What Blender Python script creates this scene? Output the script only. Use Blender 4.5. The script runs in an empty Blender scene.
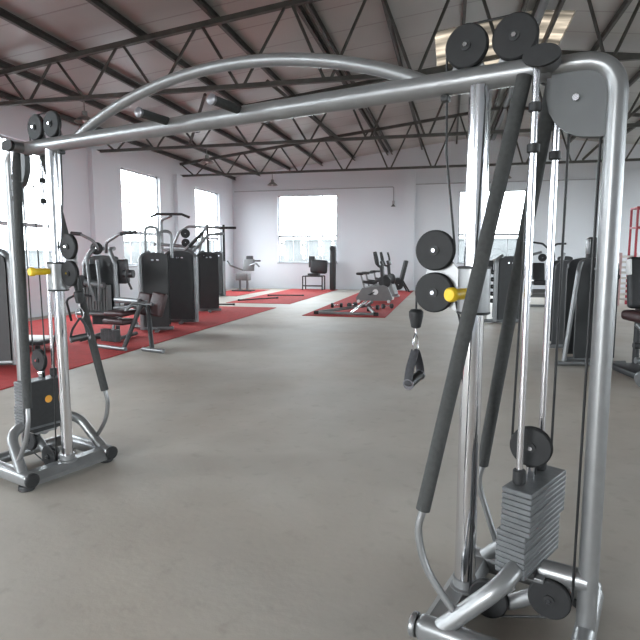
import bpy, bmesh, math, random
from mathutils import Vector, Matrix, Quaternion
R = math.radians
random.seed(7)
sc = bpy.context.scene
COL = sc.collection

# ------------------------------------------------------------------ camera
YAW, PITCH = 13.167, 6.613
cam_data = bpy.data.cameras.new('camera')
cam_data.sensor_width = 36.0
cam_data.lens = 552.0 / 640.0 * 36.0
cam_data.clip_end = 300
cam = bpy.data.objects.new('camera', cam_data)
COL.objects.link(cam)
cam.location = (0, 0, 1.5)
cam.rotation_euler = (R(90 - PITCH), 0, R(YAW))
sc.camera = cam

# ------------------------------------------------------------------ sky and exposure
sc.view_settings.view_transform = 'Standard'
sc.view_settings.look = 'None'
sc.view_settings.gamma = 1.0
sc.view_settings.exposure = 1.52
world = bpy.data.worlds.new('overcast_sky')
sc.world = world
world.use_nodes = True
bg = world.node_tree.nodes['Background']
bg.inputs['Color'].default_value = (0.92, 0.97, 1.0, 1)
bg.inputs['Strength'].default_value = 9.0
sc.cycles.max_bounces = 10
sc.cycles.diffuse_bounces = 6
sc.cycles.transparent_max_bounces = 16
sc.cycles.caustics_reflective = False
sc.cycles.caustics_refractive = False
sc.cycles.sample_clamp_indirect = 6.0

# room size
XL, XR, YF, YB = -9.9, 13.1, -6.0, 24.5
RX = 1.6                 # ridge
ZC = 4.46                # bottom chord
def roof_z(x):
    return 6.36 - 0.12 * abs(x - RX)

# window openings: (a0, a1, z0, z1)
WZ0, WZ1 = 1.2, 4.22
WIN_LEFT = [(-4.9, -2.6), (0.2, 2.5), (5.3, 7.6), (10.4, 12.75), (15.5, 17.83), (20.6, 22.95)]
WIN_RIGHT = [(-4.9, -2.6), (0.2, 2.5), (5.3, 7.6), (10.4, 12.75), (15.5, 17.83), (20.6, 22.95)]
WIN_BACK = [(-7.71, -4.95), (0.32, 3.0), (8.3, 11.0)]

def portal(loc, rot, sx, sy):
    d = bpy.data.lights.new('sky_portal', 'AREA')
    d.shape = 'RECTANGLE'
    d.size, d.size_y = sx, sy
    d.cycles.is_portal = True
    o = bpy.data.objects.new('sky_portal', d)
    o.location = loc
    o.rotation_euler = rot
    COL.objects.link(o)
WH, WM = WZ1 - WZ0, (WZ0 + WZ1) / 2
for a, b in WIN_LEFT:
    portal((XL - 0.26, (a + b) / 2, WM), (0, R(-90), 0), WH, b - a)
for a, b in WIN_RIGHT:
    portal((XR + 0.26, (a + b) / 2, WM), (0, R(90), 0), WH, b - a)
for a, b in WIN_BACK:
    portal(((a + b) / 2, YB + 0.26, WM), (R(-90), 0, 0), b - a, WH)
portal((-4.5, YF - 0.3, 1.7), (R(90), 0, 0), 4.0, 3.4)

# ------------------------------------------------------------------ materials
MATS = {}
def node_mat(name):
    m = bpy.data.materials.new(name)
    m.use_nodes = True
    nt = m.node_tree
    return m, nt, nt.nodes['Principled BSDF']

def mat(name, col, rough=0.5, metal=0.0, var=0.06, scale=14.0, bump=0.0, bscale=None, spec=0.5, rvar=0.0, coat=0.0):
    if name in MATS:
        return MATS[name]
    m, nt, b = node_mat(name)
    tc = nt.nodes.new('ShaderNodeTexCoord')
    nz = nt.nodes.new('ShaderNodeTexNoise')
    nz.inputs['Scale'].default_value = scale
    nz.inputs['Detail'].default_value = 4
    nt.links.new(tc.outputs['Object'], nz.inputs['Vector'])
    rp = nt.nodes.new('ShaderNodeValToRGB')
    lo = [max(0, c * (1 - var)) for c in col]
    hi = [min(1, c * (1 + var)) for c in col]
    rp.color_ramp.elements[0].position = 0.3
    rp.color_ramp.elements[1].position = 0.7
    rp.color_ramp.elements[0].color = (*lo, 1)
    rp.color_ramp.elements[1].color = (*hi, 1)
    nt.links.new(nz.outputs['Fac'], rp.inputs['Fac'])
    nt.links.new(rp.outputs['Color'], b.inputs['Base Color'])
    b.inputs['Roughness'].default_value = rough
    b.inputs['Metallic'].default_value = metal
    b.inputs['Specular IOR Level'].default_value = spec
    if coat:
        b.inputs['Coat Weight'].default_value = coat
        b.inputs['Coat Roughness'].default_value = 0.15
    if bump:
        n2 = nt.nodes.new('ShaderNodeTexNoise')
        n2.inputs['Scale'].default_value = bscale or scale * 6
        n2.inputs['Detail'].default_value = 3
        nt.links.new(tc.outputs['Object'], n2.inputs['Vector'])
        bp = nt.nodes.new('ShaderNodeBump')
        bp.inputs['Strength'].default_value = bump
        bp.inputs['Distance'].default_value = 0.01
        nt.links.new(n2.outputs['Fac'], bp.inputs['Height'])
        nt.links.new(bp.outputs['Normal'], b.inputs['Normal'])
    MATS[name] = m
    return m

SILVER = mat('silver_paint', (0.27, 0.272, 0.275), 0.34, 0.55, 0.05, 20)
SILVER_BG = mat('silver_paint_machines', (0.20, 0.205, 0.21), 0.38, 0.5, 0.06, 12)
CHROME = mat('chrome', (0.80, 0.80, 0.83), 0.12, 1.0, 0.02, 8)
RODMAT = mat('polished_rod', (0.82, 0.81, 0.85), 0.2, 1.0, 0.02, 8)
FOAM = mat('foam_grip', (0.046, 0.047, 0.046), 0.85, 0, 0.15, 60, 0.2, 300)
RUBBER = mat('black_rubber', (0.016, 0.016, 0.017), 0.55, 0, 0.2, 40)
PULLEY = mat('pulley_nylon', (0.022, 0.022, 0.023), 0.6, 0, 0.12, 30, spec=0.3)
PLATE = mat('weight_plate_grey', (0.135, 0.14, 0.145), 0.5, 0.25, 0.12, 25, 0.1, 120)
GUSSET = mat('gusset_grey', (0.10, 0.103, 0.105), 0.5, 0.2, 0.05, 10)
CABLE = mat('black_cable', (0.012, 0.012, 0.013), 0.45, 0, 0.1, 50)
YELLOW = mat('yellow_plastic', (0.80, 0.53, 0.02), 0.4, 0, 0.06, 30)
ORANGE = mat('orange_sticker', (0.85, 0.40, 0.04), 0.5, 0, 0.05, 30)
STRAP = mat('nylon_strap', (0.035, 0.035, 0.04), 0.7, 0, 0.2, 80, 0.3, 400)
STEELP = mat('grey_grip_tube', (0.17, 0.165, 0.18), 0.3, 0.3, 0.1, 30)
SHROUD = mat('shroud_black', (0.022, 0.023, 0.024), 0.5, 0, 0.12, 6)
UPHOL = mat('black_upholstery', (0.022, 0.022, 0.024), 0.5, 0, 0.2, 15, 0.1, 150)
MAROON = mat('maroon_upholstery', (0.036, 0.012, 0.013), 0.5, 0, 0.2, 15, 0.1, 150)
TRUSS = mat('truss_steel', (0.080, 0.078, 0.070), 0.6, 0.1, 0.2, 5)
PURLIN = mat('purlin_steel', (0.080, 0.076, 0.070), 0.6, 0.1, 0.2, 5)
REDMAT = mat('red_carpet', (0.37, 0.022, 0.020), 0.95, 0, 0.12, 6, 0.3, 250)
FRAME = mat('white_window_frame', (0.40, 0.41, 0.43), 0.5, 0, 0.04, 6)
BIKEGREY = mat('bike_shroud_grey', (0.14, 0.14, 0.14), 0.45, 0, 0.08, 8)
BIKEWHITE = mat('white_plastic', (0.72, 0.72, 0.72), 0.4, 0, 0.04, 8)
REDPAINT = mat('red_paint', (0.32, 0.03, 0.045), 0.5, 0.1, 0.1, 10)
PINK = mat('faded_red_paint', (0.50, 0.33, 0.33), 0.6, 0, 0.12, 10)
CREAM = mat('cream_paint', (0.62, 0.60, 0.57), 0.6, 0, 0.06, 10)
LAMPMAT = mat('lamp_enamel', (0.22, 0.22, 0.21), 0.45, 0.2, 0.1, 10)
BULB = mat('unlit_bulb', (0.8, 0.8, 0.78), 0.2, 0, 0.02, 10)
CONDUIT = mat('conduit_grey', (0.40, 0.40, 0.42), 0.5, 0, 0.05, 10)
OUTWALL = mat('outside_render', (0.075, 0.078, 0.078), 0.9, 0, 0.2, 0.7)
GROUNDM = mat('outside_ground', (0.05, 0.05, 0.048), 0.95, 0, 0.2, 0.6)
HEDGE = mat('hedge_leaves', (0.05, 0.065, 0.04), 0.9, 0, 0.5, 3)

def floor_mat():
    m, nt, b = node_mat('bare_concrete')
    L = nt.links
    tc = nt.nodes.new('ShaderNodeTexCoord')
    def noise(scale, detail, dist=0.0):
        n = nt.nodes.new('ShaderNodeTexNoise')
        n.inputs['Scale'].default_value = scale
        n.inputs['Detail'].default_value = detail
        n.inputs['Distortion'].default_value = dist
        L.new(tc.outputs['Object'], n.inputs['Vector'])
        return n
    def ramp(n, p0, c0, p1, c1):
        r = nt.nodes.new('ShaderNodeValToRGB')
        r.color_ramp.elements[0].position = p0
        r.color_ramp.elements[1].position = p1
        r.color_ramp.elements[0].color = (*c0, 1)
        r.color_ramp.elements[1].color = (*c1, 1)
        L.new(n.outputs['Fac'], r.inputs['Fac'])
        return r
    big = ramp(noise(0.35, 4, 0.6), 0.35, (0.415, 0.365, 0.312), 0.68, (0.47, 0.445, 0.408))
    mid = ramp(noise(2.2, 6, 0.4), 0.3, (0.92, 0.91, 0.90), 0.7, (1.03, 1.03, 1.03))
    spots = ramp(noise(9, 5), 0.25, (0.80, 0.79, 0.77), 0.42, (1, 1, 1))
    mx = nt.nodes.new('ShaderNodeMix'); mx.data_type = 'RGBA'; mx.blend_type = 'MULTIPLY'
    mx.inputs['Factor'].default_value = 1
    L.new(big.outputs['Color'], mx.inputs[6]); L.new(mid.outputs['Color'], mx.inputs[7])
    m2 = nt.nodes.new('ShaderNodeMix'); m2.data_type = 'RGBA'; m2.blend_type = 'MULTIPLY'
    m2.inputs['Factor'].default_value = 0.6
    L.new(mx.outputs[2], m2.inputs[6]); L.new(spots.outputs['Color'], m2.inputs[7])
    L.new(m2.outputs[2], b.inputs['Base Color'])
    b.inputs['Roughness'].default_value = 0.62
    b.inputs['Specular IOR Level'].default_value = 0.35
    bp = nt.nodes.new('ShaderNodeBump')
    bp.inputs['Strength'].default_value = 0.15
    bp.inputs['Distance'].default_value = 0.01
    L.new(noise(25, 6).outputs['Fac'], bp.inputs['Height'])
    L.new(bp.outputs['Normal'], b.inputs['Normal'])
    return m

def wall_mat():
    m, nt, b = node_mat('painted_wall')
    L = nt.links
    tc = nt.nodes.new('ShaderNodeTexCoord')
    n = nt.nodes.new('ShaderNodeTexNoise')
    n.inputs['Scale'].default_value = 0.5
    n.inputs['Detail'].default_value = 5
    L.new(tc.outputs['Object'], n.inputs['Vector'])
    r = nt.nodes.new('ShaderNodeValToRGB')
    r.color_ramp.elements[0].color = (0.67, 0.695, 0.735, 1)
    r.color_ramp.elements[1].color = (0.73, 0.755, 0.79, 1)
    L.new(n.outputs['Fac'], r.inputs['Fac'])
    L.new(r.outputs['Color'], b.inputs['Base Color'])
    b.inputs['Roughness'].default_value = 0.8
    return m

def ceiling_mat():
    # profiled metal sheet: seams run up the slope, one every 1.05 m
    m, nt, b = node_mat('roof_sheet_underside')
    L = nt.links
    tc = nt.nodes.new('ShaderNodeTexCoord')
    sep = nt.nodes.new('ShaderNodeSeparateXYZ')
    L.new(tc.outputs['Object'], sep.inputs['Vector'])
    dv = nt.nodes.new('ShaderNodeMath'); dv.operation = 'DIVIDE'; dv.inputs[1].default_value = 1.05
    L.new(sep.outputs['Y'], dv.inputs[0])
    fr = nt.nodes.new('ShaderNodeMath'); fr.operation = 'FRACT'
    L.new(dv.outputs[0], fr.inputs[0])
    r = nt.nodes.new('ShaderNodeValToRGB')
    e = r.color_ramp.elements
    e[0].position = 0.0; e[0].color = (0, 0, 0, 1)
    e[1].position = 0.045; e[1].color = (1, 1, 1, 1)
    L.new(fr.outputs[0], r.inputs['Fac'])
    n = nt.nodes.new('ShaderNodeTexNoise')
    n.inputs['Scale'].default_value = 0.8
    n.inputs['Detail'].default_value = 5
    L.new(tc.outputs['Object'], n.inputs['Vector'])
    r2 = nt.nodes.new('ShaderNodeValToRGB')
    r2.color_ramp.elements[0].position = 0.3
    r2.color_ramp.elements[1].position = 0.7
    r2.color_ramp.elements[0].color = (0.325, 0.316, 0.298, 1)
    r2.color_ramp.elements[1].color = (0.385, 0.376, 0.354, 1)
    L.new(n.outputs['Fac'], r2.inputs['Fac'])
    mx = nt.nodes.new('ShaderNodeMix'); mx.data_type = 'RGBA'
    L.new(r.outputs['Color'], mx.inputs['Factor'])
    mx.inputs[6].default_value = (0.22, 0.20, 0.19, 1)
    L.new(r2.outputs['Color'], mx.inputs[7])
    L.new(mx.outputs[2], b.inputs['Base Color'])
    b.inputs['Roughness'].default_value = 0.33
    b.inputs['Metallic'].default_value = 0.0
    bp = nt.nodes.new('ShaderNodeBump')
    bp.inputs['Strength'].default_value = 0.4
    bp.inputs['Distance'].default_value = 0.012
    wv = nt.nodes.new('ShaderNodeMath'); wv.operation = 'ADD'
    L.new(r.outputs['Color'], wv.inputs[0])
    L.new(n.outputs['Fac'], wv.inputs[1])
    L.new(wv.outputs[0], bp.inputs['Height'])
    L.new(bp.outputs['Normal'], b.inputs['Normal'])
    return m

def glass_mat():
    m = bpy.data.materials.new('window_glass')
    m.use_nodes = True
    nt = m.node_tree
    nt.nodes.clear()
    out = nt.nodes.new('ShaderNodeOutputMaterial')
    tr = nt.nodes.new('ShaderNodeBsdfTransparent')
    tr.inputs['Color'].default_value = (0.92, 0.94, 0.95, 1)
    gl = nt.nodes.new('ShaderNodeBsdfGlossy')
    gl.inputs['Roughness'].default_value = 0.02
    mx = nt.nodes.new('ShaderNodeMixShader')
    mx.inputs['Fac'].default_value = 0.06
    nt.links.new(tr.outputs[0], mx.inputs[1])
    nt.links.new(gl.outputs[0], mx.inputs[2])
    nt.links.new(mx.outputs[0], out.inputs['Surface'])
    return m
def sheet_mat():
    # ribbed translucent roof sheet, added for the roof's bright patch, fade coloured in streaks
    m = bpy.data.materials.new('added_translucent_sheet')
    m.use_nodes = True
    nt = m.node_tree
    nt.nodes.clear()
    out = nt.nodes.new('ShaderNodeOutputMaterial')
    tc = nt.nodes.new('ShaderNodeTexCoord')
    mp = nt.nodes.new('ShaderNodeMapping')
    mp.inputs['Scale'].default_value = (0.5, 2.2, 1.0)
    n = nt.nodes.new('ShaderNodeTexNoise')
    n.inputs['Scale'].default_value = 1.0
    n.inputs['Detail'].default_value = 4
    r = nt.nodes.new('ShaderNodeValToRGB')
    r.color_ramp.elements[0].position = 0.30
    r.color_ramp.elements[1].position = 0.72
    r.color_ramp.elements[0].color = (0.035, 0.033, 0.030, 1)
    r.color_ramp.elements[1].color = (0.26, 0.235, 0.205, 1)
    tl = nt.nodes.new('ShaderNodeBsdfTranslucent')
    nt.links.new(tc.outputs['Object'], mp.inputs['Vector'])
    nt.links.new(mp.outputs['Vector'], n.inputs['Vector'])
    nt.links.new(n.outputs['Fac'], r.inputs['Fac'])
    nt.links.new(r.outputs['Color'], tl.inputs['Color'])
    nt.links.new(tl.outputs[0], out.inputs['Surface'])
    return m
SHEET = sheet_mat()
FLOORM, WALLM, CEILM, GLASS = floor_mat(), wall_mat(), ceiling_mat(), glass_mat()

# ------------------------------------------------------------------ mesh helpers
def fillet(pts, rad, n=7):
    P = [Vector(p) for p in pts]
    out = [P[0]]
    for i in range(1, len(P) - 1):
        a, b, c = P[i - 1], P[i], P[i + 1]
        u, v = (a - b), (c - b)
        r = rad[i - 1] if isinstance(rad, (list, tuple)) else rad
        lu, lv = u.length, v.length
        u.normalize(); v.normalize()
        ang = u.angle(v)
        if ang > math.pi - 0.02 or r <= 0:
            out.append(b); continue
        t = min(r / math.tan(ang / 2), lu * 0.49, lv * 0.49)
        p0, p1 = b + u * t, b + v * t
        for k in range(n + 1):
            s = k / n
            out.append(p0 * (1 - s) ** 2 + b * 2 * s * (1 - s) + p1 * s * s)
    out.append(P[-1])
    return out

def smooth_path(pts, n=6):
    P = [Vector(p) for p in pts]
    out = []
    for i in range(len(P) - 1):
        p0 = P[max(i - 1, 0)]; p1 = P[i]; p2 = P[i + 1]; p3 = P[min(i + 2, len(P) - 1)]
        for k in range(n):
            t = k / n
            out.append(0.5 * ((2 * p1) + (-p0 + p2) * t + (2 * p0 - 5 * p1 + 4 * p2 - p3) * t * t + (-p0 + 3 * p1 - 3 * p2 + p3) * t ** 3))
    out.append(P[-1])
    return out

class MB:
    def __init__(self):
        self.bm = bmesh.new()
    def tube(self, pts, r, seg=14, closed=False, ry=None, up=None):
        P = [Vector(p) for p in pts]
        n = len(P)
        bm = self.bm
        T = []
        for i in range(n):
            if closed:
                t = P[(i + 1) % n] - P[i - 1]
            elif i == 0:
                t = P[1] - P[0]
            elif i == n - 1:
                t = P[-1] - P[-2]
            else:
                t = (P[i + 1] - P[i]).normalized() + (P[i] - P[i - 1]).normalized()
            T.append(t.normalized())
        ref = Vector(up) if up else (Vector((0, 0, 1)) if abs(T[0].z) < 0.9 else Vector((1, 0, 0)))
        nrm = (ref - T[0] * ref.dot(T[0])).normalized()
        rings = []
        for i in range(n):
            if i:
                q = T[i - 1].rotation_difference(T[i])
                nrm = q @ nrm
                nrm = (nrm - T[i] * nrm.dot(T[i])).normalized()
            bn = T[i].cross(nrm)
            rr = r[i] if isinstance(r, (list, tuple)) else r
            r2 = rr if ry is None else ry
            rings.append([bm.verts.new(P[i] + nrm * (rr * math.cos(2 * math.pi * k / seg)) + bn * (r2 * math.sin(2 * math.pi * k / seg))) for k in range(seg)])
        m = n if closed else n - 1
        for i in range(m):
            a, b = rings[i], rings[(i + 1) % n]
            for k in range(seg):
                bm.faces.new((a[k], a[(k + 1) % seg], b[(k + 1) % seg], b[k]))
        if not closed:
            bm.faces.new(rings[0][::-1]); bm.faces.new(rings[-1])
        return self
    def box(self, c, s, rot=None, bevel=0.0, seg=2):
        ret = bmesh.ops.create_cube(self.bm, size=1.0)
        vs = ret['verts']
        M = Matrix.Translation(Vector(c)) @ (rot.to_matrix().to_4x4() if isinstance(rot, Quaternion) else (Matrix.Rotation(R(rot[2]), 4, 'Z') @ Matrix.Rotation(R(rot[1]), 4, 'Y') @ Matrix.Rotation(R(rot[0]), 4, 'X') if rot else Matrix.Identity(4)))
        M = M @ Matrix.Diagonal((s[0], s[1], s[2], 1))
        bmesh.ops.transform(self.bm, matrix=M, verts=vs)
        if bevel:
            es = list({e for v in vs for e in v.link_edges})
            bmesh.ops.bevel(self.bm, geom=es, offset=bevel, segments=seg, affect='EDGES', profile=0.5)
        return self
    def lathe(self, prof, c=(0, 0, 0), axis=(0, 0, 1), seg=32):
        # prof: list of (radius, height along axis); closed at both ends
        ax = Vector(axis).normalized()
        q = Vector((0, 0, 1)).rotation_difference(ax)
        C = Vector(c)
        rings = []
        for r, h in prof:
            if r <= 1e-6:
                rings.append([self.bm.verts.new(C + q @ Vector((0, 0, h)))])
            else:
                rings.append([self.bm.verts.new(C + q @ Vector((r * math.cos(2 * math.pi * k / seg), r * math.sin(2 * math.pi * k / seg), h))) for k in range(seg)])
        for a, b in zip(rings, rings[1:]):
            for k in range(seg):
                k2 = (k + 1) % seg
                if len(a) == 1 and len(b) == 1:
                    continue
                if len(a) == 1:
                    self.bm.faces.new((a[0], b[k2], b[k]))
                elif len(b) == 1:
                    self.bm.faces.new((a[k], a[k2], b[0]))
                else:
                    self.bm.faces.new((a[k], a[k2], b[k2], b[k]))
        if len(rings[0]) > 1:
            self.bm.faces.new(rings[0][::-1])
        if len(rings[-1]) > 1:
            self.bm.faces.new(rings[-1])
        return self
    def prism(self, pts, c, eu, ev, thick):
        # polygon pts in the plane (eu, ev) around c, extruded by thick along eu x ev (centred)
        eu, ev = Vector(eu).normalized(), Vector(ev).normalized()
        w = eu.cross(ev) * (thick / 2)
        C = Vector(c)
        a = [self.bm.verts.new(C + eu * x + ev * y - w) for x, y in pts]
        b = [self.bm.verts.new(C + eu * x + ev * y + w) for x, y in pts]
        n = len(pts)
        self.bm.faces.new(a[::-1]); self.bm.faces.new(b)
        for k in range(n):
            self.bm.faces.new((a[k], a[(k + 1) % n], b[(k + 1) % n], b[k]))
        return self
    def build(self, name, m, parent=None, smooth=True):
        bmesh.ops.recalc_face_normals(self.bm, faces=self.bm.faces[:])
        me = bpy.data.meshes.new(name)
        self.bm.to_mesh(me)
        self.bm.free()
        me.materials.append(m)
        if smooth:
            me.polygons.foreach_set('use_smooth', [True] * len(me.polygons))
            me.set_sharp_from_angle(angle=R(38))
        o = bpy.data.objects.new(name, me)
        COL.objects.link(o)
        if parent:
            o.parent = parent
        return o

def tag(o, label=None, cat=None, group=None, kind=None):
    if label: o['label'] = label
    if cat: o['category'] = cat
    if group: o['group'] = group
    if kind: o['kind'] = kind
    return o

def empty(name, loc, rz=0.0):
    o = bpy.data.objects.new(name, None)
    o.empty_display_size = 0.2
    o.location = loc
    o.rotation_euler = (0, 0, R(rz))
    COL.objects.link(o)
    return o

def copy_tree(o, parent=None):
    c = o.copy()
    COL.objects.link(c)
    c.parent = parent
    for ch in list(o.children):
        copy_tree(ch, c)
    return c

def struct(name, mb, m):
    o = mb.build(name, m, None, smooth=False)
    o['kind'] = 'structure'
    return o

# ------------------------------------------------------------------ room shell
struct('floor', MB().box(((XL + XR) / 2, (YF + YB) / 2, -0.1), (XR - XL + 0.5, YB - YF + 0.5, 0.2)), FLOORM)
struct('ground', MB().box((0, 10, -0.35), (160, 160, 0.2)), GROUNDM)

def wall_with_windows(name, along, fixed, out, a0, a1, ztop, wins, pil, z0=WZ0, z1=WZ1, th=0.25):
    mb = MB()
    c = fixed + out * th / 2
    def piece(b0, b1, za, zb):
        if along == 'y':
            mb.box((c, (b0 + b1) / 2, (za + zb) / 2), (th, b1 - b0, zb - za))
        else:
            mb.box(((b0 + b1) / 2, c, (za + zb) / 2), (b1 - b0, th, zb - za))
    p = a0
    for w0, w1 in wins:
        piece(p, w0, 0, ztop)
        piece(w0, w1, 0, z0)
        piece(w0, w1, z1, ztop)
        p = w1
    piece(p, a1, 0, ztop)
    for q in pil:
        d = 0.14
        if along == 'y':
            mb.box((fixed - out * d / 2, q, ZC / 2), (d, 0.5, ZC))
        else:
            mb.box((q, fixed - out * d / 2, ZC / 2 + 0.3), (0.45, d, ZC + 0.6))
    return struct(name, mb, WALLM)

PIL_Y = [-0.6, 5.0, 10.8 - 1.7 + 0.0, 14.1, 19.2]
wall_with_windows('wall_left', 'y', XL, -1, YF, YB, 5.14, WIN_LEFT, [3.9, 9.0, 14.15, 19.1])
wall_with_windows('wall_right', 'y', XR, 1, YF, YB, 5.14, WIN_RIGHT, [3.9, 9.0, 14.15, 19.1])
wb = wall_with_windows('wall_back', 'x', YB, 1, XL - 0.25, XR + 0.25, 4.9, WIN_BACK, [-1.75, 6.0])
def gable(mb, y, th):
    pts = [(XL - 0.25, 4.88), (XR + 0.25, 4.88), (XR + 0.25, roof_z(XR) + 0.12), (RX, roof_z(RX) + 0.15), (XL - 0.25, roof_z(XL) + 0.12)]
    mb.prism(pts, (0, y, 0), (1, 0, 0), (0, 0, 1), th)
    return mb
struct('wall_back_gable', gable(MB(), YB + 0.125, 0.25), WALLM)
mb = MB()
for a, b, za, zb in ((XL - 0.25, -6.5, 0, 4.9), (-2.5, XR + 0.25, 0, 4.9), (-6.5, -2.5, 3.4, 4.9)):
    mb.box(((a + b) / 2, YF - 0.125, (za + zb) / 2), (b - a, 0.25, zb - za))
struct('wall_front', gable(mb, YF - 0.125, 0.25), WALLM)

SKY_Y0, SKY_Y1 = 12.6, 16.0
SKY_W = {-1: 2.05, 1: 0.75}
def roof_piece(mb, sgn, d0, d1, y0, y1, lo=0.13, hi=0.19):
    p = [(RX + sgn * d, roof_z(RX + sgn * d)) for d in (d0, d1)]
    pts = [(p[0][0], p[0][1] + lo), (p[1][0], p[1][1] + lo), (p[1][0], p[1][1] + hi), (p[0][0], p[0][1] + hi)]
    mb.prism(pts, (0, (y0 + y1) / 2, 0), (1, 0, 0), (0, 0, 1), y1 - y0)
mb = MB()
for sgn, far in ((-1, RX - XL + 0.3), (1, XR + 0.3 - RX)):
    roof_piece(mb, sgn, 0, far, YF - 0.3, SKY_Y0)
    roof_piece(mb, sgn, 0, far, SKY_Y1, YB + 0.3)
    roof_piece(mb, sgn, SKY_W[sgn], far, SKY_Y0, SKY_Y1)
struct('ceiling', mb, CEILM)

WN = [0]
def window(along, fixed, out, a0, a1, z0=WZ0, z1=WZ1):
    WN[0] += 1
    t = 0.05
    def bx(m, a, b, za, zb, d=0.06, off=0.12):
        cc = fixed + out * off
        if along == 'y':
            m.box((cc, (a + b) / 2, (za + zb) / 2), (d, b - a, zb - za))
        else:
            m.box(((a + b) / 2, cc, (za + zb) / 2), (b - a, d, zb - za))
    m = MB()
    bx(m, a0, a1, z0, z0 + t); bx(m, a0, a1, z1 - t, z1)
    bx(m, a0, a0 + t, z0, z1); bx(m, a1 - t, a1, z0, z1)
    zr = z0 + (1.2 if along == 'x' else 1.05)
    bx(m, a0, a1, zr - 0.05, zr + 0.05)
    w = struct('window_%d' % WN[0], m, FRAME)
    m = MB()
    am = (a0 + a1) / 2
    for k in (0.25, 0.5, 0.75):
        x = a0 + (a1 - a0) * k
        bx(m, x - 0.014, x + 0.014, z0 + t, z1 - t, 0.04)
    bx(m, a0 + t, a1 - t, z0 + 2.0 - 0.014, z0 + 2.0 + 0.014, 0.036)
    m.build('mullion', FRAME, w, False)
    m = MB()
    bx(m, a0 + 0.02, a1 - 0.02, z0 + 0.02, z1 - 0.02, 0.008)
    m.build('pane', GLASS, w, False)
    m = MB()
    bx(m, a0 - 0.04, a1 + 0.04, z0 - 0.05, z0 - 0.001, 0.3, 0.1)
    m.build('sill', FRAME, w, False)
for a, b in WIN_LEFT: window('y', XL, -1, a, b)
for a, b in WIN_BACK: window('x', YB, 1, a, b)
for a, b in WIN_RIGHT: window('y', XR, 1, a, b)

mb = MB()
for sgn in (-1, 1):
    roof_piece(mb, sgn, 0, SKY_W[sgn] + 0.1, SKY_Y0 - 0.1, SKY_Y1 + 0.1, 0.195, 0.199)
struct('window_%d' % (WN[0] + 1), mb, SHEET)  # roof sheet added to give the bright patch beside the ridge

# what is seen through the lower panes
def outside_wall(loc, size, label):
    o = MB().box((0, 0, size[2] / 2), size).box((0, 0, size[2] + 0.05), (size[0] + 0.1, size[1] + 0.1, 0.1)).build('boundary_wall', OUTWALL, None, False)
    o.location = loc
    tag(o, label, 'wall')
outside_wall((0, 36, -0.25), (50, 0.3, 2.75), 'grey boundary wall outside beyond the back windows')
outside_wall((-24, 12, -0.25), (0.3, 60, 2.0), 'grey boundary wall outside beyond the left windows')

# ------------------------------------------------------------------ roof steel
TRUSS_Y = [(9.52, 'nearest of the three, highest in view'), (14.3, 'middle one of the three'), (19.3, 'farthest and lowest in view')]
def make_truss(y, desc):
    root = tag(empty('roof_truss', (RX, y, ZC)), 'dark steel roof truss with zigzag webs, ' + desc, 'truss')
    x0, x1 = XL - RX + 0.05, XR - RX - 0.05
    zt = lambda x: roof_z(x + RX) - ZC - 0.10
    sq = 0.04
    m = MB(); m.box((0, 0, 0), (x1 - x0, 0.075, 0.075)); m.build('bottom_chord', TRUSS, root, False)
    for s, xe in ((-1, x0), (1, x1)):
        a, b = Vector((xe, 0, zt(xe))), Vector((0, 0, zt(0)))
        m = MB(); d = b - a
        m.box((a + b) / 2, (d.length, 0.09, 0.09), (0, -math.degrees(math.atan2(d.z, d.x)), 0))
        m.build('top_chord', TRUSS, root, False)
    half = [-11.45, -10.17, -9.0, -7.59, -6.02, -4.37, -2.9, -1.45, 0.0]
    nodes = half + [-v for v in half[-2::-1]]
    for a, b in zip(nodes, nodes[1:]):
        mid = (a + b) / 2 - 0.06
        # bottom joints lie between two top joints
        for xx in (a, b):
            p = Vector((xx + (0.06 if xx < mid else -0.06), 0, zt(xx) - 0.02)); q = Vector((mid + (-0.06 if xx < mid else 0.06), 0, 0.02))
            m = MB(); m.tube([p, q], 0.027, 8); m.build('web', TRUSS, root)
    return root
for y, d in TRUSS_Y:
    make_truss(y, d)

ORD = ['first', 'second', 'third', 'fourth', 'fifth', 'sixth', 'seventh', 'eighth']
def purlin(x, label, w=0.06, h=0.13):
    z = roof_z(x) + 0.005
    m = MB()
    L = YB - YF - 0.02
    a = -7 if x < RX else 7
    m.box((0, 0, h / 2 - 0.03), (0.012, L, h)); m.box((w / 2, 0, h - 0.034), (w, L, 0.01)); m.box((w / 2, 0, -0.026), (w, L, 0.01))
    o = m.build('roof_purlin', PURLIN, None, False)
    o.location = (x, (YF + YB) / 2, z)
    tag(o, label, 'purlin')
PX = [-9.75, -8.56, -7.11, -5.64, -4.19, -2.75, -1.30, 0.12]
for i, x in enumerate(PX):
    purlin(x, 'dark steel purlin running under the roof, %s from the left wall' % ORD[i])
    purlin(2 * RX - x, 'dark steel purlin under the right roof slope, %s from the right wall' % ORD[i])
purlin(RX - 0.34, 'dark steel purlin close beside the ridge pipe, on its left')
purlin(RX + 0.34, 'dark steel purlin close beside the ridge pipe, on its right')
purlin(-2.55, 'dark steel purlin doubled tight against the sixth purlin from the left wall', 0.04)
o = MB().tube([(0, -15.2, 0), (0, 15.2, 0)], 0.11, 16).build('ridge_pipe', SILVER_BG)
o.location = (RX, (YF + YB) / 2, roof_z(RX) - 0.02)
tag(o, 'fat silver pipe running along the ridge under the roof', 'pipe')

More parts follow.
